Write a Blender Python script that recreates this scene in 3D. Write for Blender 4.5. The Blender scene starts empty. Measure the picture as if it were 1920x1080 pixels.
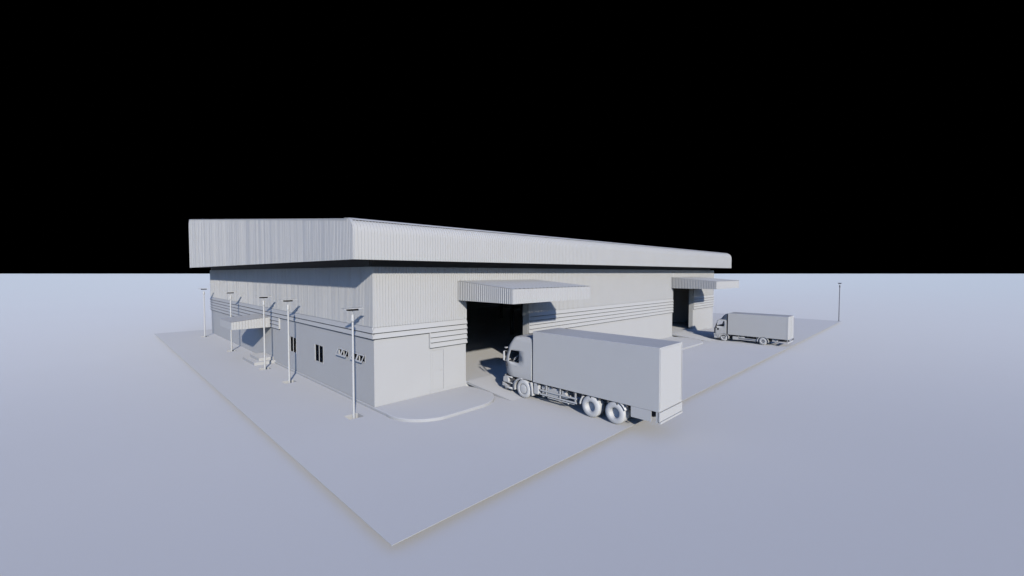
import bpy, math, random
from mathutils import Vector
random.seed(4)
R = math.radians
scn = bpy.context.scene
COL = scn.collection
PI = math.pi

# ------------------------------------------------------------------ materials
def mat(name, col, rough=0.6, spec=0.3, sheen=0.0, var=0.02, scale=3.0, bump=0.0, drough=0.0):
    m = bpy.data.materials.new(name); m.use_nodes = True
    nt = m.node_tree; b = nt.nodes['Principled BSDF']
    tc = nt.nodes.new('ShaderNodeTexCoord')
    n = nt.nodes.new('ShaderNodeTexNoise'); n.inputs['Scale'].default_value = scale
    n.inputs['Detail'].default_value = 5
    nt.links.new(tc.outputs['Object'], n.inputs['Vector'])
    r = nt.nodes.new('ShaderNodeValToRGB')
    r.color_ramp.elements[0].position = 0.3; r.color_ramp.elements[1].position = 0.7
    r.color_ramp.elements[0].color = tuple(c*(1-var) for c in col)+(1,)
    r.color_ramp.elements[1].color = tuple(min(1, c*(1+var)) for c in col)+(1,)
    nt.links.new(n.outputs['Fac'], r.inputs['Fac'])
    nt.links.new(r.outputs['Color'], b.inputs['Base Color'])
    b.inputs['Roughness'].default_value = rough
    b.inputs['Specular IOR Level'].default_value = spec
    b.inputs['Diffuse Roughness'].default_value = drough
    if sheen:
        b.inputs['Sheen Weight'].default_value = sheen
        b.inputs['Sheen Roughness'].default_value = 0.2
        b.inputs['Sheen Tint'].default_value = (1.0, .93, .86, 1)
    if bump:
        bp = nt.nodes.new('ShaderNodeBump'); bp.inputs['Strength'].default_value = bump
        bp.inputs['Distance'].default_value = 0.01
        nt.links.new(n.outputs['Fac'], bp.inputs['Height']); nt.links.new(bp.outputs['Normal'], b.inputs['Normal'])
    return m

def g(v): return (v, v, v*.99)
M = {
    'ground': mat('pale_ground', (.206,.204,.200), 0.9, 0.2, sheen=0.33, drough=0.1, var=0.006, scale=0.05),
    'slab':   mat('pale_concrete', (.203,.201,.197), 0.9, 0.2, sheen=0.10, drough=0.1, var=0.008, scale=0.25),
    'step':   mat('sun_dimmed_riser', (.150,.149,.146), 0.85, 0.2, var=0.01, scale=1.5),  # step risers coloured darker to hold down the direct sun on them
    'slab_dim':   mat('sun_dimmed_concrete', g(.14), 0.8, 0.25, var=0.012, scale=1.5),  # slab sides coloured darker to offset full sun on upright faces
    'wall':   mat('grey_render', g(.150), 0.75, 0.25, var=0.012, scale=0.7),
    'clad':   mat('grey_metal_sheet', g(.152), 0.6, 0.3, var=0.015, scale=0.9),
    'inner':  mat('dark_steel_shade', (0.030, 0.030, 0.032), 0.7, 0.2),  # dark steel tone; also stands for shade in recesses and under things
    'paint':  mat('grey_vehicle_paint', g(.168), 0.5, 0.35, var=0.008, scale=1.2),
    'rubber': mat('pale_tyre', g(.18), 0.7, 0.25),
    'dark':   mat('black_part_lip_shade', (0.004, 0.004, 0.005), 0.9, 0.02),  # black fittings; also colours the painted shade under louvre lips
    'pole':   mat('pale_pole', g(.155), 0.55, 0.35),
    'poled':  mat('grey_pole', (0.05, 0.05, 0.056), 0.55, 0.3),
}

# ------------------------------------------------------------------ mesh builder
def origin(o):
    v = Vector((0, 0, 0))
    while o is not None:
        v += o.location; o = o.parent
    return v

class MB:
    def __init__(s): s.v = []; s.f = []; s.sm = []
    def add(s, vs, fs, smooth=False):
        k = len(s.v); s.v += [tuple(p) for p in vs]
        s.f += [tuple(i+k for i in f) for f in fs]; s.sm += [smooth]*len(fs)
        return s
    def quad(s, a, b, c, d): return s.add([a, b, c, d], [(0, 1, 2, 3)])
    def box(s, x0, x1, y0, y1, z0, z1):
        return s.add([(x0,y0,z0),(x1,y0,z0),(x1,y1,z0),(x0,y1,z0),(x0,y0,z1),(x1,y0,z1),(x1,y1,z1),(x0,y1,z1)],
                     [(0,3,2,1),(4,5,6,7),(0,1,5,4),(1,2,6,5),(2,3,7,6),(3,0,4,7)])
    def prism(s, pts, axis, a, b, smooth=False):
        """pts: polygon in the two other axes, extruded along axis from a to b"""
        def P(p, t):
            return {'x': (t, p[0], p[1]), 'y': (p[0], t, p[1]), 'z': (p[0], p[1], t)}[axis]
        n = len(pts); vs = [P(p, a) for p in pts]+[P(p, b) for p in pts]
        k = len(s.v); s.v += vs
        s.f += [tuple(k+i for i in range(n))[::-1], tuple(k+n+i for i in range(n))]; s.sm += [False]*2
        for i in range(n):
            j = (i+1) % n
            s.f.append((k+i, k+j, k+n+j, k+n+i)); s.sm.append(smooth)
        return s
    def tube(s, p0, p1, r0, r1=None, n=12, caps=True):
        r1 = r0 if r1 is None else r1
        p0 = Vector(p0); p1 = Vector(p1); d = (p1-p0).normalized()
        u = d.orthogonal().normalized(); w = d.cross(u)
        vs = [p0+(u*math.cos(2*PI*i/n)+w*math.sin(2*PI*i/n))*r0 for i in range(n)]
        vs += [p1+(u*math.cos(2*PI*i/n)+w*math.sin(2*PI*i/n))*r1 for i in range(n)]
        s.add(vs, [(i, (i+1) % n, n+(i+1) % n, n+i) for i in range(n)], True)
        if caps:
            s.add(vs[:n], [tuple(range(n))[::-1]]); s.add(vs[n:], [tuple(range(n))])
        return s
    def path(s, pts, r, n=8):
        for a, b in zip(pts[:-1], pts[1:]): s.tube(a, b, r, r, n)
        return s
    def lathe(s, prof, c, axis='z', n=32, sgn=1):
        """prof: list of (t, r) along the axis"""
        vs = []
        for t, r in prof:
            for i in range(n):
                a = 2*PI*i/n; p, q = r*math.cos(a), r*math.sin(a)
                if axis == 'z': vs.append((c[0]+p, c[1]+q, c[2]+t*sgn))
                elif axis == 'x': vs.append((c[0]+t*sgn, c[1]+p, c[2]+q))
                else: vs.append((c[0]+p, c[1]+t*sgn, c[2]+q))
        fs = []
        for k in range(len(prof)-1):
            for i in range(n):
                j = (i+1) % n; fs.append((k*n+i, k*n+j, (k+1)*n+j, (k+1)*n+i))
        return s.add(vs, fs, True)
    def cells(s, us, ws, solid, P, t0, t1):
        """grid wall with holes; P(u,w,t)->xyz ; solid(uc,wc)->bool"""
        nu, nw = len(us)-1, len(ws)-1
        S = [[solid((us[i]+us[i+1])/2, (ws[j]+ws[j+1])/2) for j in range(nw)] for i in range(nu)]
        ok = lambda i, j: 0 <= i < nu and 0 <= j < nw and S[i][j]
        for i in range(nu):
            for j in range(nw):
                if not S[i][j]: continue
                a, b, c, d = us[i], us[i+1], ws[j], ws[j+1]
                for t in (t0, t1): s.quad(P(a,c,t), P(b,c,t), P(b,d,t), P(a,d,t))
                if not ok(i-1, j): s.quad(P(a,c,t0), P(a,d,t0), P(a,d,t1), P(a,c,t1))
                if not ok(i+1, j): s.quad(P(b,c,t0), P(b,d,t0), P(b,d,t1), P(b,c,t1))
                if not ok(i, j-1): s.quad(P(a,c,t0), P(b,c,t0), P(b,c,t1), P(a,c,t1))
                if not ok(i, j+1): s.quad(P(a,d,t0), P(b,d,t0), P(b,d,t1), P(a,d,t1))
        return s
    def build(s, name, m, parent=None, bevel=0.0, angle=35, solid=0.0, loc=None, side=None):
        me = bpy.data.meshes.new(name)
        o3 = origin(parent) if parent is not None else Vector(loc or (0, 0, 0))
        me.from_pydata([tuple(Vector(p)-o3) for p in s.v], [], s.f)
        me.polygons.foreach_set('use_smooth', s.sm)
        me.materials.append(M[m] if isinstance(m, str) else m)
        import bmesh
        bm = bmesh.new(); bm.from_mesh(me)
        bmesh.ops.remove_doubles(bm, verts=bm.verts, dist=1e-5)
        bmesh.ops.recalc_face_normals(bm, faces=bm.faces)
        bm.to_mesh(me); bm.free()
        if any(s.sm): me.set_sharp_from_angle(angle=R(angle))
        me.update()
        o = bpy.data.objects.new(name, me); COL.objects.link(o)
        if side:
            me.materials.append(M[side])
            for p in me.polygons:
                if p.normal.z < .93: p.material_index = 1  # upright faces take the darker tone that offsets direct sun
        if parent is not None: o.parent = parent
        elif loc: o.location = loc
        if solid:
            md = o.modifiers.new('thickness', 'SOLIDIFY'); md.thickness = solid; md.offset = -1
        if bevel:
            md = o.modifiers.new('edges', 'BEVEL'); md.width = bevel; md.segments = 2
            md.limit_method = 'ANGLE'; md.angle_limit = R(40)
        return o

def tag(o, label=None, cat=None, group=None, kind=None):
    if label: o['label'] = label
    if cat: o['category'] = cat
    if group: o['group'] = group
    if kind: o['kind'] = kind
    return o
def empty(name, loc):
    o = bpy.data.objects.new(name, None); COL.objects.link(o); o.location = loc
    o.empty_display_size = 0.3
    return o
def copy_thing(root):
    r = root.copy(); COL.objects.link(r)
    for ch in list(root.children):
        c = ch.copy(); COL.objects.link(c); c.parent = r
        for g in list(ch.children):
            d = g.copy(); COL.objects.link(d); d.parent = c
    return r

# ------------------------------------------------------------------ key sizes (metres)
GZ = -0.25                       # lower ground; yard slab top is z = 0
X0, Y0, X1, Y1 = 9.55, 18.80, 52.55, 55.85   # warehouse walls
AP = 0.125                        # raised apron level
FL = 0.36                        # warehouse floor level
LAMPX = 8.44
LAMPY = [18.60, 27.28, 32.2, 41.6, 52.9]

# ------------------------------------------------------------------ setting
u = Vector((1, 1, 0)).normalized(); w = Vector((1, -1, 0)).normalized()
b = MB()
pts = [-u*300-w*15000, -u*300+w*15000, u*4900+w*15000, u*4900-w*15000]
b.quad(*[(p.x, p.y, GZ) for p in pts])
tag(b.build('ground', 'ground'), 'wide pale ground reaching the horizon around the raised yard', 'ground', kind='structure')

b = MB()
hs = [(LAMPX-.33, LAMPX+.33, y-.33, y+.33) for y in LAMPY]
us = sorted({5.0, 72.15} | {h[0] for h in hs} | {h[1] for h in hs})
ws = sorted({9.06, 59.3} | {h[2] for h in hs} | {h[3] for h in hs})
inh = lambda x, y: any(h[0] < x < h[1] and h[2] < y < h[3] for h in hs)
b.cells(us, ws, lambda x, y: not inh(x, y), lambda x, y, t: (x, y, t), -0.014, 0.0)
for h in hs:                     # open planting pits round the lamp posts
    for (xa, ya, xb, yb) in ((h[0],h[2],h[1],h[2]), (h[1],h[2],h[1],h[3]), (h[1],h[3],h[0],h[3]), (h[0],h[3],h[0],h[2])):
        b.quad((xa,ya,-.014), (xb,yb,-.014), (xb,yb,GZ), (xa,ya,GZ))
b.box(9.4, 71.6, 9.6, 58.8, GZ+.002, -.032)
b.box(5.55, 7.9, 9.6, 58.8, GZ+.002, -.032)
tag(b.build('paved_yard', 'slab', side='slab_dim'), 'thin pale paved yard slab under the warehouse and trucks', 'yard', kind='structure')

def arc(cx, cy, r, a0, a1, n=10):
    return [(cx+r*math.cos(R(a0+(a1-a0)*i/n)), cy+r*math.sin(R(a0+(a1-a0)*i/n))) for i in range(n+1)]
# near corner apron: from the far end of the long strip beside the gable wall, round the corner, to the ramp
out = [(9.47, 33.7), (9.47, 17.8)] + arc(11.35, 17.25, 1.9, 170, 262, 14) + [(12.0, 15.37), (13.2, 15.40)] + \
      arc(13.3, 17.4, 2.0, -86, -8, 12) + [(15.32, 17.6), (15.07, 18.79), (9.545, 18.79), (9.545, 33.7)]
def strip_apron(name, top_pts, label):
    """non-convex safe version using triangulation of the cap"""
    from mathutils.geometry import tessellate_polygon
    b = MB(); n = len(top_pts)
    def off(i, d):
        p0 = Vector(top_pts[i-1]); p = Vector(top_pts[i]); p1 = Vector(top_pts[(i+1) % n])
        e0 = (p-p0).normalized(); e1 = (p1-p).normalized()
        nn = Vector((-(e0+e1).y, (e0+e1).x))
        if nn.length < 1e-4: nn = Vector((-e0.y, e0.x))
        nn.normalize(); return p+nn*d
    lo = [(x, y, 0.001) for x, y in top_pts]
    m1 = [(x, y, AP-.03) for x, y in top_pts]
    m2 = []
    for i in range(n):
        q = off(i, 0.022); m2.append((q.x, q.y, AP-.006))
    hi = []
    for i in range(n):
        q = off(i, 0.04); hi.append((q.x, q.y, AP))
    for a, c in ((lo, m1), (m1, m2), (m2, hi)):
        b.add(a+c, [(i, (i+1) % n, n+(i+1) % n, n+i) for i in range(n)], True)
    tri = tessellate_polygon([[Vector((p[0], p[1], 0)) for p in hi]])
    b.add(hi, [tuple(t) for t in tri])
    return tag(b.build(name, 'slab', angle=8, side='slab_dim'), label, 'pavement', kind='structure')
strip_apron('pavement', out, 'rounded kerbed pavement wrapping the near corner of the warehouse')
out2 = arc(22.4, 17.2, 2.1, 180, 270, 10) + arc(39.6, 17.2, 2.1, -90, 0, 10) + [(41.55, 18.79), (20.3, 18.79)]
strip_apron('pavement', out2, 'long kerbed pavement between the two truck entrances')
out3 = arc(48.6, 17.0, 1.9, 180, 270, 10) + [(50.4, 15.1), (50.4, 18.79), (46.75, 18.79)]
strip_apron('pavement', out3, 'short kerbed pavement beyond the far truck entrance')

def ramp(xa, xb, label):
    b = MB(); t = .13
    b.prism([(15.15, 0.006), (Y0, FL), (Y0, FL-t), (Y0-3.65*t/FL*1.0-.9, .0065)], 'x', xa, xb)
    return tag(b.build('ramp', 'slab', side='slab_dim'), label, 'ramp', kind='structure')
ramp(15.13, 20.22, 'sloping concrete ramp into the near truck entrance')
ramp(41.62, 46.68, 'sloping concrete ramp into the far truck entrance')

# ------------------------------------------------------------------ warehouse
WH = tag(empty('warehouse', (X0, Y0, 0)),
         'big grey corrugated metal warehouse with an overhanging roof and two open truck entrances', 'warehouse')
ET = 6.80                                   # top of walls and cladding, dark eave gap above
D1 = (15.10, 20.25); D2 = (41.60, 46.70); DZ = 5.0
PD = (12.72, 13.62, FL-.16, 2.46)          # staff door in the front wall
T = .44
# front wall (faces -Y)
b = MB()
us = sorted({X0, D1[0], D1[1], D2[0], D2[1], X1, PD[0], PD[1]}); ws = [0.0, PD[2], PD[3], DZ, ET]
def sf(x, z):
    if z < DZ and (D1[0] < x < D1[1] or D2[0] < x < D2[1]): return False
    if PD[0] < x < PD[1] and PD[2] < z < PD[3]: return False
    return True
b.cells(us, ws, sf, lambda x, z, t: (x, t, z), Y0, Y0+T)
b.build('wall', 'wall', WH)
# gable wall (faces -X) with two windows and two awning openings
W1 = (29.35, 30.62, 1.24, 2.32); W2 = (24.92, 26.22, 1.24, 2.32)
V1 = (21.55, 22.78, 2.10, 2.50); V2 = (19.70, 21.00, 2.10, 2.50)
hol = [W1, W2, V1, V2]
b = MB()
us = sorted({Y0+T+.002, Y1} | {h[0] for h in hol} | {h[1] for h in hol})
ws = sorted({0.0, ET} | {h[2] for h in hol} | {h[3] for h in hol})
b.cells(us, ws, lambda y, z: not any(h[0] < y < h[1] and h[2] < z < h[3] for h in hol), lambda y, z, t: (t, y, z), X0, X0+.06)
b.build('wall', 'wall', WH)
b = MB(); b.box(X0+.061, X1, Y1-.2, Y1, 0, 11.6); b.build('wall', 'wall', WH)
b = MB(); b.box(X1-.2, X1, Y0+T+.002, Y1-.202, 0, ET); b.build('wall', 'wall', WH)
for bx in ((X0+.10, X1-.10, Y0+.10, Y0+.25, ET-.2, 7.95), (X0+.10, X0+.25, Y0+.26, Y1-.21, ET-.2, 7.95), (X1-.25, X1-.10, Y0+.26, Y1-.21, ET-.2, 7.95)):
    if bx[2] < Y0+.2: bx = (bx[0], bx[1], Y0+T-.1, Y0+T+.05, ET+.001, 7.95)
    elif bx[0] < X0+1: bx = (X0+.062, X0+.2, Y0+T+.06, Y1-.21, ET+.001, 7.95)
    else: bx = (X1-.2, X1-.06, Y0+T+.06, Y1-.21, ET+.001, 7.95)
    b = MB(); b.box(*bx); b.build('eave_gap_shade', 'inner', WH)  # dark box added in the open eave gap as painted shade
# inside
b = MB(); b.box(X0+.065, X1-.21, Y0+.10, Y1-.21, .02, FL); b.build('floor', 'slab', WH)
for a, c in (D1, D2):
    b = MB(); b.box(a+.003, c-.003, Y0+.003, Y0+.098, .02, FL); b.build('threshold', 'slab', WH)
b = MB(); b.box(X0+.07, 15.0, 32.6, 32.75, FL+.001, 6.4); b.box(14.85, 15.0, 32.76, 44, FL+.001, 6.4)
b.build('partition', 'wall', WH)
for x in (16.3, 19.6, 30, 40, 44.2):
    for y in (30.0, 42.0):
        b = MB(); b.box(x-.15, x-.13, y-.15, y+.15, FL, 8.0); b.box(x+.13, x+.15, y-.15, y+.15, FL, 8.0)
        b.box(x-.13, x+.13, y-.01, y+.01, FL, 8.0); b.build('column', 'inner', WH)

# corrugated sheet: s runs along a horizontal line, profile pushes outwards
def corrug(mb, s0, s1, P, zb, zt, pitch=0.15, h=0.034, top=0.044, side=0.010, phase=0.0, vary=0.0):
    """P(s, out, z); zb/zt functions of s"""
    ss = []; s = s0+phase
    ss.append((s0, 0.0))
    while s+pitch*.5+top/2+side < s1:
        c = s+pitch*.5; hh = h*(1+vary*random.uniform(-1, 1)) if vary else h
        ss += [(c-top/2-side, 0.0), (c-top/2, hh), (c+top/2, hh), (c+top/2+side, 0.0)]
        s += pitch
    ss.append((s1, 0.0))
    ss = [q for q in ss if s0 <= q[0] <= s1]
    for (a, oa), (c, oc) in zip(ss[:-1], ss[1:]):
        if c-a < 1e-6: continue
        mb.quad(P(a, oa, zb(a)), P(c, oc, zb(c)), P(c, oc, zt(c)), P(a, oa, zt(a)))
LT = 3.93
k = lambda v: (lambda s: v)
Yc = Y0-.055; Xc = X0-.055
b = MB()
PF = lambda s, o, z: (s, Yc-o, z)
for (a, c, zb) in ((X0-.055, D1[0]+.03, LT), (D1[0]+.03, D1[1], DZ), (D1[1], D2[0]+.03, LT), (D2[0]+.03, D2[1], DZ), (D2[1], X1+.03, LT)):
    corrug(b, a, c, PF, k(zb), k(ET))
b.quad((D1[0]+.03, Yc, LT), (D1[0]+.03, Y0, LT), (D1[0]+.03, Y0, DZ), (D1[0]+.03, Yc, DZ))
b.build('cladding', 'clad', WH)
b = MB()
corrug(b, Y0-.055, Y1+.03, lambda s, o, z: (Xc-o, s, z), k(LT), k(ET), h=.011, top=.045, side=.003, vary=.55)
b.build('cladding', 'clad', WH)

# stepped horizontal boards under the cladding
CH = .272
def boards(segs, P, name='louvre_band'):
    b = MB()
    for (a, c, n0, n1) in segs:
        for i in range(n0, n1):
            zt = LT-CH*i; zb = zt-CH
            o0, o1 = 0.012, 0.125
            prof = [(o0+.004, zt), (o1, zb+.022), (o1, zb), (o1-.03, zb), (o1-.03, zb+.012), (o0, zt-.012)]
            n = len(prof); vs = [P(a, o, z) for o, z in prof]+[P(c, o, z) for o, z in prof]
            b.add(vs, [(q, (q+1) % n, n+(q+1) % n, n+q) for q in range(n)]+[tuple(range(n)), tuple(range(n, 2*n))])
    return b
def lip_shades(segs, P, parent):  # dark strips added below each board lip as its painted shadow
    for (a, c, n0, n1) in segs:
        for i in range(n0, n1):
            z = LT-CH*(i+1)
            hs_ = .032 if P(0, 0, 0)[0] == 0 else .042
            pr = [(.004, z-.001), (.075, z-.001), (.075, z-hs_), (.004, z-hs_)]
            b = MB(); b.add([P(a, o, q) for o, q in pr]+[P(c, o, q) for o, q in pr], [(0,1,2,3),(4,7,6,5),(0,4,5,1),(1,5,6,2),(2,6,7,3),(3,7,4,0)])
            b.build('lip_shade', 'dark', parent)
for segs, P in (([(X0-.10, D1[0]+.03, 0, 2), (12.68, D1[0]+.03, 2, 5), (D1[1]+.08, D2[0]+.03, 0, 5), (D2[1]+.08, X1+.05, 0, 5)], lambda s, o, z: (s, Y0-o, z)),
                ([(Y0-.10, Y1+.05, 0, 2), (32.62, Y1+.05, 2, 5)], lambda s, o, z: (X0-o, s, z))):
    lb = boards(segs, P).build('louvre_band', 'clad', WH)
    lip_shades(segs, P, lb)
# closing plates where the boards step and corner post
for bx in ((12.62, 12.675, Y0-.10, Y0-.002, LT-5*CH, LT-2*CH-.005), (X0-.10, X0-.002, 32.56, 32.615, LT-5*CH, LT-2*CH-.005),
           (D1[1]+.02, D1[1]+.075, Y0-.10, Y0-.002, LT-5*CH, LT), (D2[1]+.02, D2[1]+.075, Y0-.10, Y0-.002, LT-5*CH, LT)):
    b = MB(); b.box(*bx); b.build('end_plate', 'clad', WH)

# roof: one skin, bull-nosed at both eaves, slope rising to the back
FX0, FX1, FY0, FY1, FZ = 7.92, 54.0, 17.30, 56.95, 7.077
SL = math.atan((12.21-8.83)/(56.4-17.9))
RR = .62
def toppt(y): return 8.83+(y-17.9)*math.tan(SL)
# front arc centre so that the arc leaves the vertical at FY0 and joins the slope
cy0 = FY0+RR; cz0 = toppt(cy0+0)-RR/math.cos(SL)
arcF = [(cy0+RR*math.cos(PI-a), cz0+RR*math.sin(PI-a)) for a in [ (PI/2-SL)*i/9 for i in range(10)]]
arcF = [(cy0-RR*math.cos(t), cz0+RR*math.sin(t)) for t in [(PI/2+0)*i/9 for i in range(10)]]
# rotate end to slope: keep points below tangent
arcF = [(cy0-RR*math.cos(t), cz0+RR*math.sin(t)) for t in [(PI/2+SL)*0+ (PI/2-SL)*i/9 for i in range(10)]]
cy1 = FY1-RR; cz1 = toppt(cy1)-RR/math.cos(SL)
arcB = [(cy1+RR*math.cos(t), cz1+RR*math.sin(t)) for t in [(PI/2+SL)-(PI/2+SL)*i/9 for i in range(10)]]
prof = [(FY0, FZ)]+arcF+arcB+[(FY1, FZ)]
def prof_z(y):
    pts = arcF+arcB
    if y <= FY0: return arcF[0][1]
    for (ya, za), (yb, zb) in zip(pts[:-1], pts[1:]):
        if ya <= y <= yb+1e-9: return za+(zb-za)*(y-ya)/max(1e-9, yb-ya)
    return pts[-1][1]
# front fascia with ribs following the curve
b = MB()
nrm = []
pf = [(FY0, FZ)]+arcF
for i, p in enumerate(pf):
    q0 = pf[max(0, i-1)]; q1 = pf[min(len(pf)-1, i+1)]
    d = Vector((q1[0]-q0[0], q1[1]-q0[1])).normalized(); nrm.append((-d.y, d.x))
ss = [(FX0, 0.0)]; x = FX0
while x+.14 < FX1:
    c = x+.075; ss += [(c-.032, 0), (c-.022, .034), (c+.022, .034), (c+.032, 0)]; x += .15
ss.append((FX1, 0.0))
for (a, oa), (c, oc) in zip(ss[:-1], ss[1:]):
    vs = []
    for (p, n) in zip(pf, nrm):
        vs.append((a, p[0]+n[0]*oa, p[1]+n[1]*oa)); vs.append((c, p[0]+n[0]*oc, p[1]+n[1]*oc))
    b.add(vs, [(2*i, 2*i+1, 2*i+3, 2*i+2) for i in range(len(pf)-1)], True)
b.build('fascia', 'clad', WH, angle=12)
# gable end faces
for X, sg in ((FX0-.001, -1), (FX1+.001, 1)):
    b = MB()
    corrug(b, FY0, FY1, lambda s, o, z: (X+sg*o, s, z), k(FZ), prof_z, h=.0075, top=.045, side=.003, vary=.55)
    b.build('gable_fascia', 'clad', WH)
# plain roof skin and back fascia (thin, closed)
b = MB()
sk = arcF[-1:]+arcB+[(FY1, FZ)]
inn = [(y-.0, z-.06) for y, z in sk[:-1]]
poly = sk+[(FY1-.06, FZ)]+[(y-.05 if i < 8 else y, z-.06) for i, (y, z) in enumerate(reversed(sk[:-1]))]
n = len(sk)
for t in (0.0,):
    b.prism(poly, 'x', FX0-.018, FX1+.018)
roof = b.build('roof', 'clad', WH)
# cap flashing along the curve top and along both verges
b = MB()
def band(ya_list, off, thick, xa, xb):
    pts = ya_list
    up = [(y, z+off+thick) for y, z in pts]; lo = [(y, z+off) for y, z in pts]
    b.prism(up+lo[::-1], 'x', xa, xb)
band(arcF[6:]+[(cy0+.5, toppt(cy0+.5))], .026, .018, FX0+.12, FX1-.12)
b.build('ridge_cap', 'clad', roof)
for q in (6, 9):  # added dark strips drawn as shadow lines along the cap
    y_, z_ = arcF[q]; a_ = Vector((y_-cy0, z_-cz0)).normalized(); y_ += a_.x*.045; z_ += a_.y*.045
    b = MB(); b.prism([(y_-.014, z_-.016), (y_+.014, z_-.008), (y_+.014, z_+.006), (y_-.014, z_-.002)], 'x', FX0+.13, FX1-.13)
    b.build('cap_shadow_line', 'inner', roof)
# eave outriggers
y = FY0+1.9
while y < FY1-1:
    b = MB(); b.prism([(FX0+.06, FZ+.05), (FX0+.06, FZ+.22), (X0-.09, FZ+.75), (X0-.09, FZ+.10)], 'y', y-.04, y+.04)
    b.build('eave_bracket', 'inner', roof); y += 1.85
x = FX0+2.2
while x < FX1-1:
    b = MB(); b.prism([(FY0+.06, FZ+.12), (FY0+.06, FZ+.30), (Y0-.09, FZ+.75), (Y0-.09, FZ+.12)], 'x', x-.04, x+.04)
    b.build('eave_bracket', 'inner', roof); x += 2.4
# closed soffit sheets inside the overhang
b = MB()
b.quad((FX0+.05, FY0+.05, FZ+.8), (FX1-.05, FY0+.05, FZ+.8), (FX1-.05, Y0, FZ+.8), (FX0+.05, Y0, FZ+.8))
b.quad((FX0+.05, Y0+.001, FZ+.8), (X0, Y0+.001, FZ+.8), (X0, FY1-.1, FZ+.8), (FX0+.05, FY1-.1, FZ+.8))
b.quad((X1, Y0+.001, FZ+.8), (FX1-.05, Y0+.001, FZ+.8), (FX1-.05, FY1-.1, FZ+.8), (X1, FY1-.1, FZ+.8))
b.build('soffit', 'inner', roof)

# truck entrance canopies
def canopy(xa, xb, yf, yb, zb, ztf, ztb, facing='y'):
    zt = lambda y: ztf+(ztb-ztf)*(y-yf)/(yb-yf)
    b = MB()
    corrug(b, xa, xb, lambda s, o, z: (s, yf-o, z), k(zb), k(ztf), h=.02)
    body = b
    corrug(b, yf, yb, lambda s, o, z: (xa-o, s, z), k(zb), zt, h=.030, top=.035, side=.004)
    corrug(b, yf, yb, lambda s, o, z: (xb+o, s, z), k(zb), zt, h=.034, top=.055, side=.010)
    b.prism([(yf+.02, zb+.02), (yf+.02, ztf-.02), (yb, ztb-.02), (yb, zb+.02)], 'x', xa+.03, xa+.06)
    b.prism([(yf+.02, zb+.02), (yf+.02, ztf-.02), (yb, ztb-.02), (yb, zb+.02)], 'x', xb-.06, xb-.03)
    b.box(xa+.061, xb-.061, yf+.02, yf+.05, zb+.02, ztf-.03)
    o = b.build('canopy', 'clad', WH)
    b = MB()   # top sheet with ribs running from wall to edge
    ss = [(xa-.01, 0)]; x = xa
    while x+.25 < xb:
        c = x+.15; ss += [(c-.05, 0), (c-.035, .025), (c+.035, .025), (c+.05, 0)]; x += .30
    ss.append((xb+.01, 0))
    for (a, oa), (c, oc) in zip(ss[:-1], ss[1:]):
        b.quad((a, yf-.02, ztf+.012+oa), (c, yf-.02, ztf+.012+oc), (c, yb, ztb+.012+oc), (a, yb, ztb+.012+oa))
    b.build('canopy_sheet', 'clad', o)
    b = MB(); x = xa+.5
    while x < xb-.3:
        b.box(x-.04, x+.04, yf+.06, yb-.01, zb+.08, zb+.22); x += 1.1
    b.box(xa+.07, xb-.07, yf+.5, yf+.58, zb+.221, zb+.3)
    b.box(xa+.07, xb-.07, yb-1.2, yb-1.12, zb+.221, zb+.3)
    b.build('canopy_frame', 'inner', o)
canopy(14.50, 20.95, 14.43, Y0-.050, 5.0, 5.72, 6.06)
canopy(41.15, 47.50, 14.43, Y0-.050, 5.0, 5.72, 6.06)
# entrance canopy on the gable wall (outer face looks to -X)
def side_canopy(ya, yb, xo, xi, zb, zto, zti):
    zt = lambda x: zto+(zti-zto)*(x-xo)/(xi-xo)
    b = MB()
    corrug(b, ya, yb, lambda s, o, z: (xo-o, s, z), k(zb), k(zto), h=.004)
    corrug(b, xo, xi, lambda s, o, z: (s, ya-o, z), k(zb), zt, pitch=.18, h=.035, top=.06)
    corrug(b, xo, xi, lambda s, o, z: (s, yb+o, z), k(zb), zt, h=.02)
    b.prism([(xo+.02, zb+.01), (xo+.02, zto-.02), (xi, zti-.02), (xi, zb+.01)], 'y', ya+.02, ya+.05)
    b.prism([(xo+.02, zb+.01), (xo+.02, zto-.02), (xi, zti-.02), (xi, zb+.01)], 'y', yb-.05, yb-.02)
    b.box(xo+.02, xo+.05, ya+.051, yb-.051, zb+.01, zto-.03)
    o = b.build('canopy', 'clad', WH)
    b = MB(); ss = [(ya-.01, 0)]; y = ya
    while y+.25 < yb:
        c = y+.15; ss += [(c-.05, 0), (c-.035, .006), (c+.035, .006), (c+.05, 0)]; y += .30
    ss.append((yb+.01, 0))
    for (a, oa), (c, oc) in zip(ss[:-1], ss[1:]):
        b.quad((xo-.02, a, zto+.012+oa), (xo-.02, c, zto+.012+oc), (xi, c, zti+.012+oc), (xi, a, zti+.012+oa))
    b.build('canopy_sheet', 'clad', o)
side_canopy(34.5, 37.98, 7.02, X0-.13, 2.55, 3.08, 3.28)

# steps at the side entrance
b = MB(); b.box(8.18, 9.54, 33.75, 36.9, .002, .20); b.box(8.58, 9.54, 34.2, 36.5, .201, .40)
b.build('front_steps', 'slab', WH, side='step')
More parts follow.
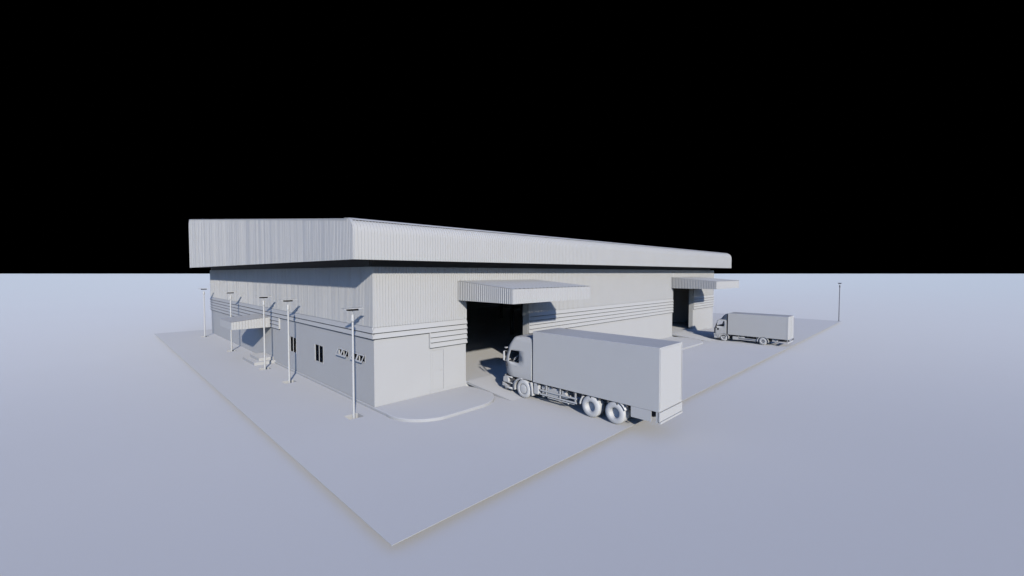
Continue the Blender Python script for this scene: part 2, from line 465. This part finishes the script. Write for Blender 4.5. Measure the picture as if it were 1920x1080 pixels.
# staff door
b = MB(); f = .06
b.box(PD[0], PD[0]+f, Y0-.006, Y0+.06, PD[2], PD[3]); b.box(PD[1]-f, PD[1], Y0-.006, Y0+.06, PD[2], PD[3])
b.box(PD[0]+f, PD[1]-f, Y0-.006, Y0+.06, PD[3]-f, PD[3])
dr = b.build('door', 'wall', WH)
b = MB(); b.box(PD[0]+f+.006, PD[1]-f-.006, Y0+.020, Y0+.06, PD[2]+.002, PD[3]-f-.006)
b.box(PD[0]+f+.1, PD[1]-f-.1, Y0+.014, Y0+.02, PD[2]+.12, 1.28); b.box(PD[0]+f+.1, PD[1]-f-.1, Y0+.014, Y0+.02, 1.42, PD[3]-f-.12)
b.build('door_leaf', 'wall', dr)
b = MB(); b.tube((PD[1]-f-.07, Y0+.05, 1.28), (PD[1]-f-.07, Y0-.0, 1.28), .014); b.tube((PD[1]-f-.07, Y0-.0, 1.28), (PD[1]-f-.20, Y0-.0, 1.28), .012)
b.build('door_handle', 'pole', dr)
b = MB(); b.box(PD[0]-.05, D1[0]-.02, Y0-.022, Y0-.008, AP+.002, AP+.12); b.build('plinth', 'wall', WH)

# windows
def window(h):
    y0, y1, z0, z1 = h; f = .035; ym = (y0+y1)/2; xa, xb = X0-.012, X0+.035
    b = MB()
    b.box(xa, xb, y0, y0+f, z0, z1); b.box(xa, xb, y1-f, y1, z0, z1)
    b.box(xa, xb, y0+f, y1-f, z0, z0+f); b.box(xa, xb, y0+f, y1-f, z1-f, z1)
    w_ = b.build('window', 'pole', WH)
    b = MB(); s = .028
    for (a, c, xo) in ((y0+f, ym+.02, 0), (ym-.02, y1-f, .022)):
        xa2, xb2 = X0+.0+xo*.6, X0+.012+xo*.6
        b.box(xa2, xb2, a, a+s, z0+f, z1-f); b.box(xa2, xb2, c-s, c, z0+f, z1-f)
        b.box(xa2, xb2, a+s, c-s, z0+f, z0+f+s); b.box(xa2, xb2, a+s, c-s, z1-f-s, z1-f)
    b.build('window_sash', 'pole', w_)
window(W1); window(W2)
def awning(h):
    y0, y1, z0, z1 = h; f = .035
    b = MB(); xa, xb = X0-.015, X0+.03
    b.box(xa, xb, y0, y0+f, z0, z1); b.box(xa, xb, y1-f, y1, z0, z1)
    b.box(xa, xb, y0+f, y1-f, z0, z0+f); b.box(xa, xb, y0+f, y1-f, z1-f, z1)
    ym = (y0+y1)/2; b.box(xa, xb, ym-.02, ym+.02, z0+f, z1-f)
    w_ = b.build('awning_window', 'pole', WH)
    for (a, c) in ((y0+.01, ym-.005), (ym+.005, y1-.01)):
        b = MB(); out_ = .15; zt, zb_ = z1-.01, z0+.05
        def P(u_, v_, d):      # v_ 0 at the hinge, 1 at the free edge
            return (X0-.035-out_*v_-d*.8, u_, zt+(zb_-zt)*v_-d*.5)
        def bar(u0, u1, v0, v1):
            vs = [P(u0, v0, 0), P(u1, v0, 0), P(u1, v1, 0), P(u0, v1, 0), P(u0, v0, .03), P(u1, v0, .03), P(u1, v1, .03), P(u0, v1, .03)]
            b.add(vs, [(0,3,2,1),(4,5,6,7),(0,1,5,4),(1,2,6,5),(2,3,7,6),(3,0,4,7)])
        bar(a, c, 0, .1); bar(a, c, .86, 1); bar(a, a+.06, .1, .86); bar(c-.06, c, .1, .86)
        b.build('window_sash', 'pole', w_)
awning(V1); awning(V2)

# ------------------------------------------------------------------ lamps
def make_lamp(x, y, z, pm, label):
    root = tag(empty('street_lamp', (x, y, z)), label, 'street lamp', 'lamp posts with flat panels round the yard')
    b = MB(); b.tube((x, y, z), (x, y, z+.04), .11, .10, 16); b.tube((x, y, z+.04), (x, y, z+4.52), .057, .047, 16)
    b.tube((x, y, z+4.52), (x, y, z+4.60), .040, .078, 16, False); b.tube((x, y, z+4.60), (x, y, z+4.78), .078, .078, 16)
    b.build('pole', pm, root)
    b = MB(); b.lathe([(0, .07), (.05, .066), (.09, .05), (.12, .025), (.128, .001)], (x, y, z+4.78), 'z', 20)
    b.tube((x, y, z+4.89), (x, y, z+5.08), .009, .009, 8); b.build('finial', pm, root)
    b = MB(); b.box(x-.22, x+.22, y-.15, y+.15, z+5.06, z+5.145); b.build('lamp_head', 'dark', root, bevel=.008)
    b = MB(); b.box(x-.45, x+.45, y-.18, y+.18, z+5.147, z+5.177); b.build('solar_panel', pm, root)
    return root
lampL = make_lamp(LAMPX, LAMPY[0], GZ, 'pole', 'pale lamp post in an open pit closest to the near warehouse corner')
labs = ['pale lamp post in front of the sliding window nearer the side canopy',
        'pale lamp post beside the steps under the side canopy',
        'pale lamp post at the far outer corner of the side canopy',
        'farthest pale lamp post, beyond the back end of the gable wall']
for yy, lb in zip(LAMPY[1:], labs):
    c = copy_thing(lampL); c.location = (LAMPX, yy, GZ); c['label'] = lb
make_lamp(71.75, 9.30, 0.0, 'poled', 'lone dark grey lamp post at the far right corner of the yard')

# ------------------------------------------------------------------ trucks
def wheel(parent, xo, y, r, wd, sg, style='cap', hub=.54, mt='rubber'):
    """xo: x of the outer face; sg=+1 means inwards is +x"""
    h = r*hub; c = (xo, y, r)
    b = MB()
    b.lathe([(.035, h-.01), (.012, h), (.0, h+.03*r/.49), (.0, r*.72), (.012, r*.84), (.035, r*.93), (.065, r*.98), (.10, r), (wd-.10, r),
             (wd-.06, r*.98), (wd-.02, r*.9), (wd, r*.8), (wd, h)], c, 'x', 40, sg)
    o = b.build('wheel', mt, parent, angle=50)
    b = MB()
    if style == 'cap':
        b.lathe([(.08, h-.012), (.03, h-.026), (.012, h-.032), (.004, h-.06), (-.004, h*.6), (-.008, .001)], c, 'x', 36, sg)
    elif style == 'dish':
        b.lathe([(.03, h+.005), (.02, h-.012), (.05, h-.03), (.17, h-.045), (.20, h-.06), (.205, .10), (.20, .001)], c, 'x', 36, sg)
    else:
        b.lathe([(.02, h), (.012, h-.015), (.02, h*.92), (.10, h*.86), (.12, h*.5), (.03, h*.36), (.02, .001)], c, 'x', 30, sg)
    b.build('rim', mt, o, angle=50)
    return o

def cab_shell(parent, xa, xb, yb, ya, yw, rings, wz, narc=8, wf=None, name='cab'):
    """rings: (z, yf, inset, rc, yback). wz = (i0,i1) ring span of the side windows / windscreen"""
    b = MB(); R_ = []
    mid = (xa+xb)/2
    for (z, yf, ins, rc, ybk) in rings:
        rx, ry = rc if isinstance(rc, tuple) else (rc, rc)
        wfd = max(wf, ry+.02)
        h = [(xa+ins, ybk), (xa+ins, ya), (xa+ins, yw), (xa+ins, yf-wfd)]
        h += [(xa+ins+rx-rx*math.cos(PI/2*i/(narc-1)), yf-ry+ry*math.sin(PI/2*i/(narc-1))) for i in range(narc)]
        full = [(x, y, z) for x, y in h]+[(mid, yf, z)]+[(xa+xb-x, y, z) for x, y in reversed(h)]
        R_.append(full)
    n = len(R_[0]); vs = [p for r_ in R_ for p in r_]; fs = []
    sideA = 2; sideB = n-1-3
    ws0, ws1 = 4+narc//2, n-1-(4+narc//2)
    for k_ in range(len(R_)-1):
        for i in range(n):
            j = (i+1) % n
            if wz[0] <= k_ < wz[1]:
                if i == sideA or i == sideB: continue
                if ws0 <= i < ws1: continue
            fs.append((k_*n+i, k_*n+j, (k_+1)*n+j, (k_+1)*n+i))
    b.add(vs, fs, True)
    b.add(R_[-1], [tuple(range(n))], True); b.add(R_[0], [tuple(range(n))])
    return b.build(name, 'paint', parent, angle=28, solid=.035)

# --- big three axle box truck
TX0, TX1 = 15.85, 17.93
TR = 7.64
T1 = tag(empty('box_truck', (16.89, 12.0, 0)), 'large grey three axle box truck with tall boxy cargo body backing over the yard edge', 'truck')
b = MB(); b.box(TX0, TX1, TR, 14.36, .99, 3.56)
cb = b.build('cargo_box', 'paint', T1, bevel=.012)
b = MB()
b.box(TX0+.03, TX1-.03, TR-.02, TR-.002, 1.02, 3.50)
b.build('rear_door', 'paint', cb)
b = MB(); b.tube((TX1-.10, TR-.035, 1.1), (TX1-.10, TR-.035, 3.45), .012, n=8); b.build('lock_rod', 'paint', cb)
rings = [(1.02, 16.64, .02, (.66, .95), 14.48), (1.08, 16.70, .0, (.66, .95), 14.48), (1.35, 16.74, .0, (.66, .93), 14.48), (1.62, 16.70, .0, (.60, .80), 14.48), (1.80, 16.60, .0, (.42, .46), 14.48),
         (2.10, 16.48, .015, .36, 14.48), (2.42, 16.34, .03, .34, 14.48), (2.50, 16.36, .035, .36, 14.48), (2.56, 16.34, .04, .38, 14.48), (2.74, 16.22, .045, .34, 14.50),
         (2.94, 16.06, .06, .32, 14.51), (3.06, 15.95, .075, .30, 14.53), (3.14, 15.84, .11, .30, 14.55), (3.19, 15.62, .18, .26, 14.60)]
cab = cab_shell(T1, TX0+.01, TX1-.01, 14.48, 14.95, 15.36, rings, (4, 6), wf=.37)
b = MB(); b.box(TX0+.08, TX1-.08, 14.6, 15.1, 1.1, 1.62); b.box(TX0+.08, TX1-.08, 16.1, 16.42, 1.5, 1.78)
for xs in (TX0+.5, TX1-.5):
    b.box(xs-.24, xs+.24, 14.75, 15.2, 1.55, 1.75); b.box(xs-.24, xs+.24, 14.7, 14.84, 1.7, 2.3)
b.build('seat', 'inner', T1, bevel=.02)
b = MB()
for i in range(18):
    a0, a1 = 2*PI*i/18, 2*PI*(i+1)/18
    P = lambda a: (TX0+.42+.2*math.cos(a), 15.92-.10*math.sin(a), 1.88+.17*math.sin(a))
    b.tube(P(a0), P(a1), .014, n=6)
b.tube((TX0+.22, 15.92, 1.88), (TX0+.62, 15.92, 1.88), .012, n=6); b.tube((TX0+.42, 15.92, 1.88), (TX0+.42, 16.15, 1.75), .02, n=6)
b.build('steering_wheel', 'paint', T1)
def mirror(par, x, y, z, h, sg, w_=.10):
    b = MB()
    b.path([(x, y-.08, z+h/2-.02), (x-sg*.10, y+.02, z+h/2+.02), (x-sg*.13, y+.05, z+h/2-.01)], .009, 6)
    o = b.build('mirror_arm', 'paint', par); b = MB()
    b.path([(x, y-.06, z-h/2), (x-sg*.10, y+.03, z-h/2-.02), (x-sg*.13, y+.05, z-h/2+.01)], .009, 6)
    o = b.build('mirror_arm', 'paint', par)
    b = MB(); b.box(x-sg*.13-w_, x-sg*.13+w_, y+.02, y+.09, z-h/2, z+h/2); b.build('mirror', 'paint', o, bevel=.02)
mirror(T1, TX0+.03, 16.30, 2.08, .50, 1, .045); mirror(T1, TX1-.03, 16.30, 2.08, .50, -1, .045)
for bx in ((TX0-.012, TX0-.0, 15.44, 15.60, 1.60, 1.63), (TX1, TX1+.012, 15.44, 15.60, 1.60, 1.63)):
    b = MB(); b.box(*bx); b.build('door_handle', 'paint', cab)
b = MB(); b.box(TX0+.1, TX1-.1, 16.40, 16.52, 2.44, 2.50); b.build('sun_visor', 'paint', cab, bevel=.01)
# bumper, lights, arches
def bumper(par, xa, xb, y0, yf, rc, z0, z1, mt='paint'):
    def ring(z, e=0):
        h = [(xa+e, y0)]+[(xa+e+rc-rc*math.cos(PI/2*i/7), yf-e-rc+rc*math.sin(PI/2*i/7)) for i in range(8)]
        return [(x, y, z) for x, y in h]+[(xa+xb-x, y, z) for x, y in reversed(h)]
    b = MB()
    lv = [(z0, .03), (z0+.04, 0), (z1-.02, 0), (z1, .02)]
    rs = [ring(z, e) for z, e in lv]; n = len(rs[0])
    for k_ in range(len(rs)-1):
        b.add(rs[k_]+rs[k_+1], [(i, i+1, n+i+1, n+i) for i in range(n-1)], True)
    return b.build('bumper', mt, par, angle=40, solid=.04)
b_top = bumper(T1, TX0+.02, TX1-.02, 15.86, 16.64, .34, .90, .99)
b_mid = bumper(T1, TX0+.02, TX1-.02, 15.86, 16.66, .34, .60, .66)
b_low = bumper(T1, TX0+.02, TX1-.02, 15.80, 16.66, .34, .30, .42)
b = MB(); b.box(TX0+.16, TX1-.16, 15.9, 16.45, .36, .98); b.build('front_panel', 'inner', T1)
for sx, sg in ((TX0, 1), (TX1, -1)):
    b = MB(); xx = sx+sg*.02
    b.prism([(16.12, .66), (16.52, .62), (16.56, .74), (16.52, .92), (16.36, .97), (16.18, .92)], 'x', xx, xx+sg*.14)
    b.build('headlight', 'pole', T1, bevel=.02)
    b = MB(); b.prism([(16.14, .42), (16.62, .40), (16.62, .60)], 'x', xx+sg*.01, xx+sg*.12); b.build('fog_light', 'pole', T1, bevel=.01)
    # wheel arch: arc band in front of and above the wheel
    b = MB(); cy, cz, r0, r1 = 15.08, .50, .56, .70
    a0, a1 = -18, 88
    pts_o = [(cy+r1*1.06*math.cos(R(a0+(a1-a0)*i/12)), cz+r1*.78*math.sin(R(a0+(a1-a0)*i/12))) for i in range(13)]
    pts_i = [(cy+r0*1.04*math.cos(R(a0+(a1-a0)*i/12)), cz+r0*.86*math.sin(R(a0+(a1-a0)*i/12))) for i in range(13)]
    vs = [(xx-sg*.012, y, z) for y, z in pts_o+pts_i]; vs2 = [(xx+sg*.40, y, z) for y, z in pts_i]
    b.add(vs, [(i, i+1, 13+i+1, 13+i) for i in range(12)], True)
    b.add([(xx-sg*.012, y, z) for y, z in pts_i]+vs2, [(i, i+1, 13+i+1, 13+i) for i in range(12)], True)
    b.build('wheel_arch', 'paint', T1, solid=.01)
    b = MB(); b.prism([(14.60, .93), (14.50, .95), (14.42, .60), (14.40, .26), (14.46, .26), (14.50, .60)], 'x', xx-sg*.01, xx+sg*.32)
    b.build('mudguard', 'paint', T1, bevel=.01)
    wheel(T1, sx+sg*.02, 15.07, .49, .28, sg, 'cap', .55)
    for yy in (10.92, 9.68):
        wheel(T1, sx+sg*.02, yy, .49, .55, sg, 'dish', .50)
    # curved mudguards of the rear axles
    for (cy, aa, bb) in ((10.92, 20, 62), (9.68, 128, 178)):
        b = MB(); r1 = .58
        pp = [(cy+r1*math.cos(R(aa-20+(bb-aa)*i/8)) , .49+r1*math.sin(R(aa-20+(bb-aa)*i/8))) for i in range(9)]
        b.add([(xx, y, z) for y, z in pp]+[(xx+sg*.5, y, z) for y, z in pp], [(i, i+1, 10+i, 9+i) for i in range(8)], True)
        b.build('mudguard', 'paint', T1, solid=.04)
    # side guard
    xg = sx+sg*.03
    b = MB(); b.box(min(xg, xg+sg*.03), max(xg, xg+sg*.03), 11.66, 13.92, .64, .71)
    b.box(min(xg, xg+sg*.03), max(xg, xg+sg*.03), 11.66, 13.92, .44, .51)
    for yy in (13.52, 12.66, 11.76): b.box(min(xg+sg*.031, xg+sg*.07), max(xg+sg*.031, xg+sg*.07), yy-.035, yy+.035, .42, .99)
    b.build('side_guard', 'paint', T1)
    # rear skirt
    b = MB(); b.box(min(sx+sg*.01, sx+sg*.04), max(sx+sg*.01, sx+sg*.04), 7.98, 8.88, .54, .985); b.build('side_skirt', 'paint', T1)
    b = MB(); b.box(min(sx+sg*.02, sx+sg*.10), max(sx+sg*.02, sx+sg*.10), 7.70, 7.78, .54, .98); b.build('tail_post', 'paint', T1)
for (a, c, e, g, z0, z1) in ((TX0+.05, TX0+.55, 14.02, 14.36, .38, .93), (TX1-.55, TX1-.05, 13.6, 14.36, .42, .93)):
    b = MB(); b.box(a, c, e, g, z0, z1); b.build('battery_box', 'paint', T1, bevel=.05)
for zz in (.78, .42, .60):
    b = MB(); b.tube((TX0+.12, 13.76, zz), (TX0+.75, 13.76, zz), .10, n=20); b.build('air_tank', 'paint', T1)
b = MB(); b.prism([(12.80, .46), (13.46, .46), (13.50, .50), (13.50, .84), (13.44, .88), (12.84, .88), (12.80, .84)], 'x', TX0+.12, TX0+.62); b.build('fuel_tank', 'paint', T1, bevel=.03)
b = MB(); b.prism([(12.28, .52), (12.62, .52), (12.62, .86), (12.46, .84), (12.36, .72)], 'x', TX0+.14, TX0+.6); b.build('toolbox', 'paint', T1, bevel=.02)
b = MB(); b.path([(TX0+.10, 13.45, .36), (TX0+.10, 12.2, .36), (TX0+.10, 12.18, .30)], .028, 8); b.path([(TX0+.12, 12.15, .36), (TX0+.12, 11.85, .36)], .02, 8); b.build('exhaust_pipe', 'paint', T1)
b = MB(); b.box(16.35, 16.45, 7.8, 16.0, .62, .86); b.box(17.33, 17.43, 7.8, 16.0, .62, .86)
for yy in (8.2, 9.68, 10.92, 12.2, 13.6, 15.07): b.box(16.451, 17.329, yy-.05, yy+.05, .55, .75)
y = 7.75
while y < 14.3: b.box(TX0+.03, TX1-.03, y-.03, y+.03, .87, .988); y += .45
b.build('chassis', 'inner', T1)
for ya in (15.07, 9.68, 10.92):
    b = MB(); b.tube((TX0+.35, ya, .49), (TX1-.35, ya, .49), .06); b.build('axle', 'inner', T1)
b = MB(); b.box(TX0+.0, TX1-.17, TR-.03, TR+.03, .62, .975); b.box(TX0+.0, TX1-.05, TR-.07, TR+.0, .53, .612); b.box(TX1-.16, TX1, TR-.03, TR+.03, .62, .975)
rb = b.build('rear_bumper', 'paint', T1, bevel=.006)

# --- smaller two axle truck
SX0, SX1 = 43.07, 45.02
T2 = tag(empty('box_truck', (44.04, 12.0, 0)), 'smaller grey two axle box truck with curved roof fairing outside the far entrance', 'truck')
b = MB(); b.box(SX0, SX1, 9.08, 14.02, .66, 2.68); cb = b.build('cargo_box', 'paint', T2, bevel=.012)
b = MB()
for z_ in (1.0, 1.75, 2.35): b.box(SX0+.08, SX1-.08, 9.064, 9.078, z_, z_+.03)
b.box(44.03, 44.06, 9.062, 9.078, .7, 2.62); b.build('rear_door', 'paint', cb)
b = MB(); b.box(SX0-.006, SX0, 9.09, 9.19, .68, 2.66); b.build('corner_trim', 'paint', cb)
rings = [(.36, 15.20, .02, .22, 14.16), (.42, 15.24, .0, .22, 14.16), (.80, 15.28, .0, .22, 14.16), (1.15, 15.27, .0, .2, 14.16), (1.40, 15.20, .0, .14, 14.16),
         (1.62, 15.12, .010, .13, 14.16), (1.91, 15.03, .022, .13, 14.16), (1.95, 15.00, .035, .15, 14.17), (2.00, 14.90, .08, .15, 14.19), (2.03, 14.80, .16, .15, 14.24)]
cab = cab_shell(T2, SX0, SX1, 14.16, 14.26, 14.36, rings, (4, 6), wf=.17)
b = MB()   # curved roof fairing
pp = [(14.88, 2.02), (14.78, 2.14), (14.66, 2.28), (14.52, 2.42), (14.40, 2.52), (14.28, 2.59), (14.16, 2.62)]
n = len(pp); ring = []
for y_, z_ in pp:
    ins = .20+.42*((y_-14.16)/.72)**1.3
    ring.append([(SX0+ins*.6, y_, 2.03), (SX0+ins, y_, max(2.035, z_-.05)), (SX0+ins+.06, y_, z_), (SX1-ins-.06, y_, z_), (SX1-ins, y_, max(2.035, z_-.05)), (SX1-ins*.6, y_, 2.03)])
for r0_, r1_ in zip(ring[:-1], ring[1:]):
    b.add(r0_+r1_, [(q, q+1, 7+q, 6+q) for q in range(5)], True)
b.add(ring[-1], [tuple(range(6))])
b.build('roof_fairing', 'paint', T2)
b = MB()
for xs in (SX0+.45, SX1-.45): b.box(xs-.22, xs+.22, 14.3, 14.65, 1.0, 1.2); b.box(xs-.20, xs+.20, 14.3, 14.42, 1.2, 1.62)
b.box(SX0+.1, SX1-.1, 14.95, 15.1, 1.0, 1.36)
b.build('seat', 'inner', T2, bevel=.02)
b = MB(); b.box(SX0-.11, SX0-.04, 15.0, 15.06, 1.20, 1.36); b.box(SX0-.11, SX0-.04, 14.98, 15.04, 1.42, 1.62)
b.tube((SX0-.06, 15.0, 1.62), (SX0+.02, 14.95, 1.72), .012, n=6); b.build('mirror', 'dark', T2, bevel=.01)
b = MB(); b.box(SX0-.006, SX0+.01, 14.82, 14.98, 1.02, 1.20); b.build('quarter_window', 'dark', T2)
b = MB(); b.box(SX0+.12, SX1-.12, 15.262, 15.30, .55, 1.2); b.build('grille', 'inner', T2)
b = MB(); b.box(SX0+.02, SX1-.02, 14.78, 15.30, .20, .50); b.build('bumper', 'paint', T2, bevel=.06)
for sx, sg in ((SX0, 1), (SX1, -1)):
    b = MB(); xx = sx+sg*.012
    b.box(min(xx-.004, xx+sg*.1), max(xx-.004, xx+sg*.1), 15.06, 15.312, .52, .66); b.build('headlight', 'pole', T2, bevel=.02)
    for (cy, nm) in ((14.38, 'f'), (11.04, 'r')):
        b = MB(); r0, r1 = .40, .46
        po = [(cy+r1*math.cos(R(-12+204*i/16)), .33+r1*math.sin(R(-12+204*i/16))*.93) for i in range(17)]
        pi_ = [(cy+r0*math.cos(R(-12+204*i/16)), .33+r0*math.sin(R(-12+204*i/16))*.95) for i in range(17)]
        b.add([(sx-sg*.02, y, z) for y, z in po+pi_], [(i, i+1, 18+i, 17+i) for i in range(16)], True)
        b.add([(sx-sg*.02, y, z) for y, z in po]+[(sx+sg*.3, y, z) for y, z in po], [(i, i+1, 18+i, 17+i) for i in range(16)], True)
        b.build('mudguard', 'paint', T2, solid=.01)
    wheel(T2, sx+sg*.0, 14.38, .34, .22, sg, 'hub', .42); wheel(T2, sx+sg*.0, 11.04, .34, .40, sg, 'hub', .42)
    b = MB(); a, c = min(sx+sg*.05, sx+sg*.08), max(sx+sg*.05, sx+sg*.08)
    b.box(a, c, 11.46, 13.2, .26, .33); b.box(a, c, 11.46, 13.0, .40, .45)
    for yy in (13.1, 11.55): b.box(min(sx+sg*.081, sx+sg*.11), max(sx+sg*.081, sx+sg*.11), yy-.02, yy+.02, .24, .66)
    b.build('side_guard', 'paint', T2)
    b = MB(); b.box(min(sx+sg*.06, sx+sg*.4), max(sx+sg*.06, sx+sg*.4), 13.14, 13.6, .22, .52); b.build('battery_box', 'paint', T2, bevel=.02)
    b = MB(); b.box(min(sx+sg*.12, sx+sg*.45), max(sx+sg*.12, sx+sg*.45), 12.6, 13.08, .34, .56); b.build('fuel_tank', 'paint', T2, bevel=.04)
    b = MB(); b.box(min(sx+sg*.2, sx+sg*.6), max(sx+sg*.2, sx+sg*.6), 9.9, 10.35, .36, .58); b.build('toolbox', 'paint', T2, bevel=.02)
b = MB(); b.box(43.65, 43.73, 9.3, 15.0, .38, .55); b.box(44.36, 44.44, 9.3, 15.0, .38, .55)
y = 9.3
while y < 14: b.box(SX0+.04, SX1-.04, y-.025, y+.025, .56, .658); y += .5
b.tube((SX0+.2, 14.38, .33), (SX1-.2, 14.38, .33), .04); b.tube((SX0+.3, 11.04, .33), (SX1-.3, 11.04, .33), .06)
b.build('chassis', 'inner', T2)
b = MB(); b.box(SX0+.05, SX1-.05, 9.10, 9.18, .32, .44); b.box(SX0+.1, SX0+.16, 9.12, 9.16, .44, .66); b.box(SX1-.16, SX1-.1, 9.12, 9.16, .44, .66)
rb = b.build('rear_bumper', 'paint', T2, bevel=.01)
for xs in (SX0+.18, SX1-.18):
    b = MB(); b.box(xs-.12, xs+.12, 9.04, 9.07, .52, .60); b.build('tail_light', 'dark', T2)

# ------------------------------------------------------------------ camera
cam = bpy.data.cameras.new('camera'); co = bpy.data.objects.new('camera', cam); COL.objects.link(co)
F = 798.0; pitch = math.atan(28/F)
co.location = (0, 0, 6.5)
fw = Vector((math.cos(pitch)/2**.5, math.cos(pitch)/2**.5, -math.sin(pitch)))
co.rotation_euler = fw.to_track_quat('-Z', 'Y').to_euler()
cam.sensor_width = 36; cam.lens = F/1920*36; cam.clip_start = .1; cam.clip_end = 30000
scn.camera = co

# ------------------------------------------------------------------ light
AZ, EL = R(26.0), R(20.3)
d = Vector((math.sin(AZ)*math.cos(EL), math.cos(AZ)*math.cos(EL), -math.sin(EL)))
sl = bpy.data.lights.new('sun', 'SUN'); so = bpy.data.objects.new('sun', sl); COL.objects.link(so)
sl.energy = 2.05; sl.angle = R(1.3); sl.color = (1.0, 0.945, 0.85)
so.rotation_euler = d.to_track_quat('-Z', 'Y').to_euler(); so.location = (-20, -40, 30)
W = bpy.data.worlds.new('World'); scn.world = W; W.use_nodes = True
nt = W.node_tree; bg = nt.nodes['Background']
sky = nt.nodes.new('ShaderNodeTexSky'); sky.sky_type = 'NISHITA'; sky.sun_disc = False
sky.sun_elevation = EL; sky.ozone_density = 3.0; sky.dust_density = 0.4; sky.sun_rotation = PI+AZ
tc = nt.nodes.new('ShaderNodeTexCoord')
mr = nt.nodes.new('ShaderNodeMapRange'); mr.interpolation_type = 'SMOOTHSTEP'
mr.inputs['From Min'].default_value = .21; mr.inputs['From Max'].default_value = .45
mx = nt.nodes.new('ShaderNodeMix'); mx.data_type = 'RGBA'
mx.inputs['A'].default_value = (0, 0, 0, 1)
# invented sky mask: black ahead, fill light added overhead and behind the camera
dp = nt.nodes.new('ShaderNodeVectorMath'); dp.operation = 'DOT_PRODUCT'
tl = R(27); dp.inputs[1].default_value = (-math.sin(R(62))*math.sin(tl), -math.cos(R(62))*math.sin(tl), math.cos(tl))
nt.links.new(tc.outputs['Generated'], dp.inputs[0]); nt.links.new(dp.outputs['Value'], mr.inputs['Value'])
nt.links.new(mr.outputs['Result'], mx.inputs['Factor']); tint = nt.nodes.new('ShaderNodeMix'); tint.data_type = 'RGBA'; tint.blend_type = 'MULTIPLY'
tint.inputs['Factor'].default_value = 1.0; tint.inputs['B'].default_value = (0.76, 1.07, 1.68, 1)
nt.links.new(sky.outputs['Color'], tint.inputs['A']); nt.links.new(tint.outputs['Result'], mx.inputs['B'])
nt.links.new(mx.outputs['Result'], bg.inputs['Color'])
bg.inputs['Strength'].default_value = 0.052

scn.view_settings.view_transform = 'Standard'; scn.view_settings.look = 'None'
scn.view_settings.exposure = 2.5; scn.view_settings.gamma = 1.0
scn.cycles.max_bounces = 6; scn.cycles.diffuse_bounces = 4
scn.cycles.use_denoising = True
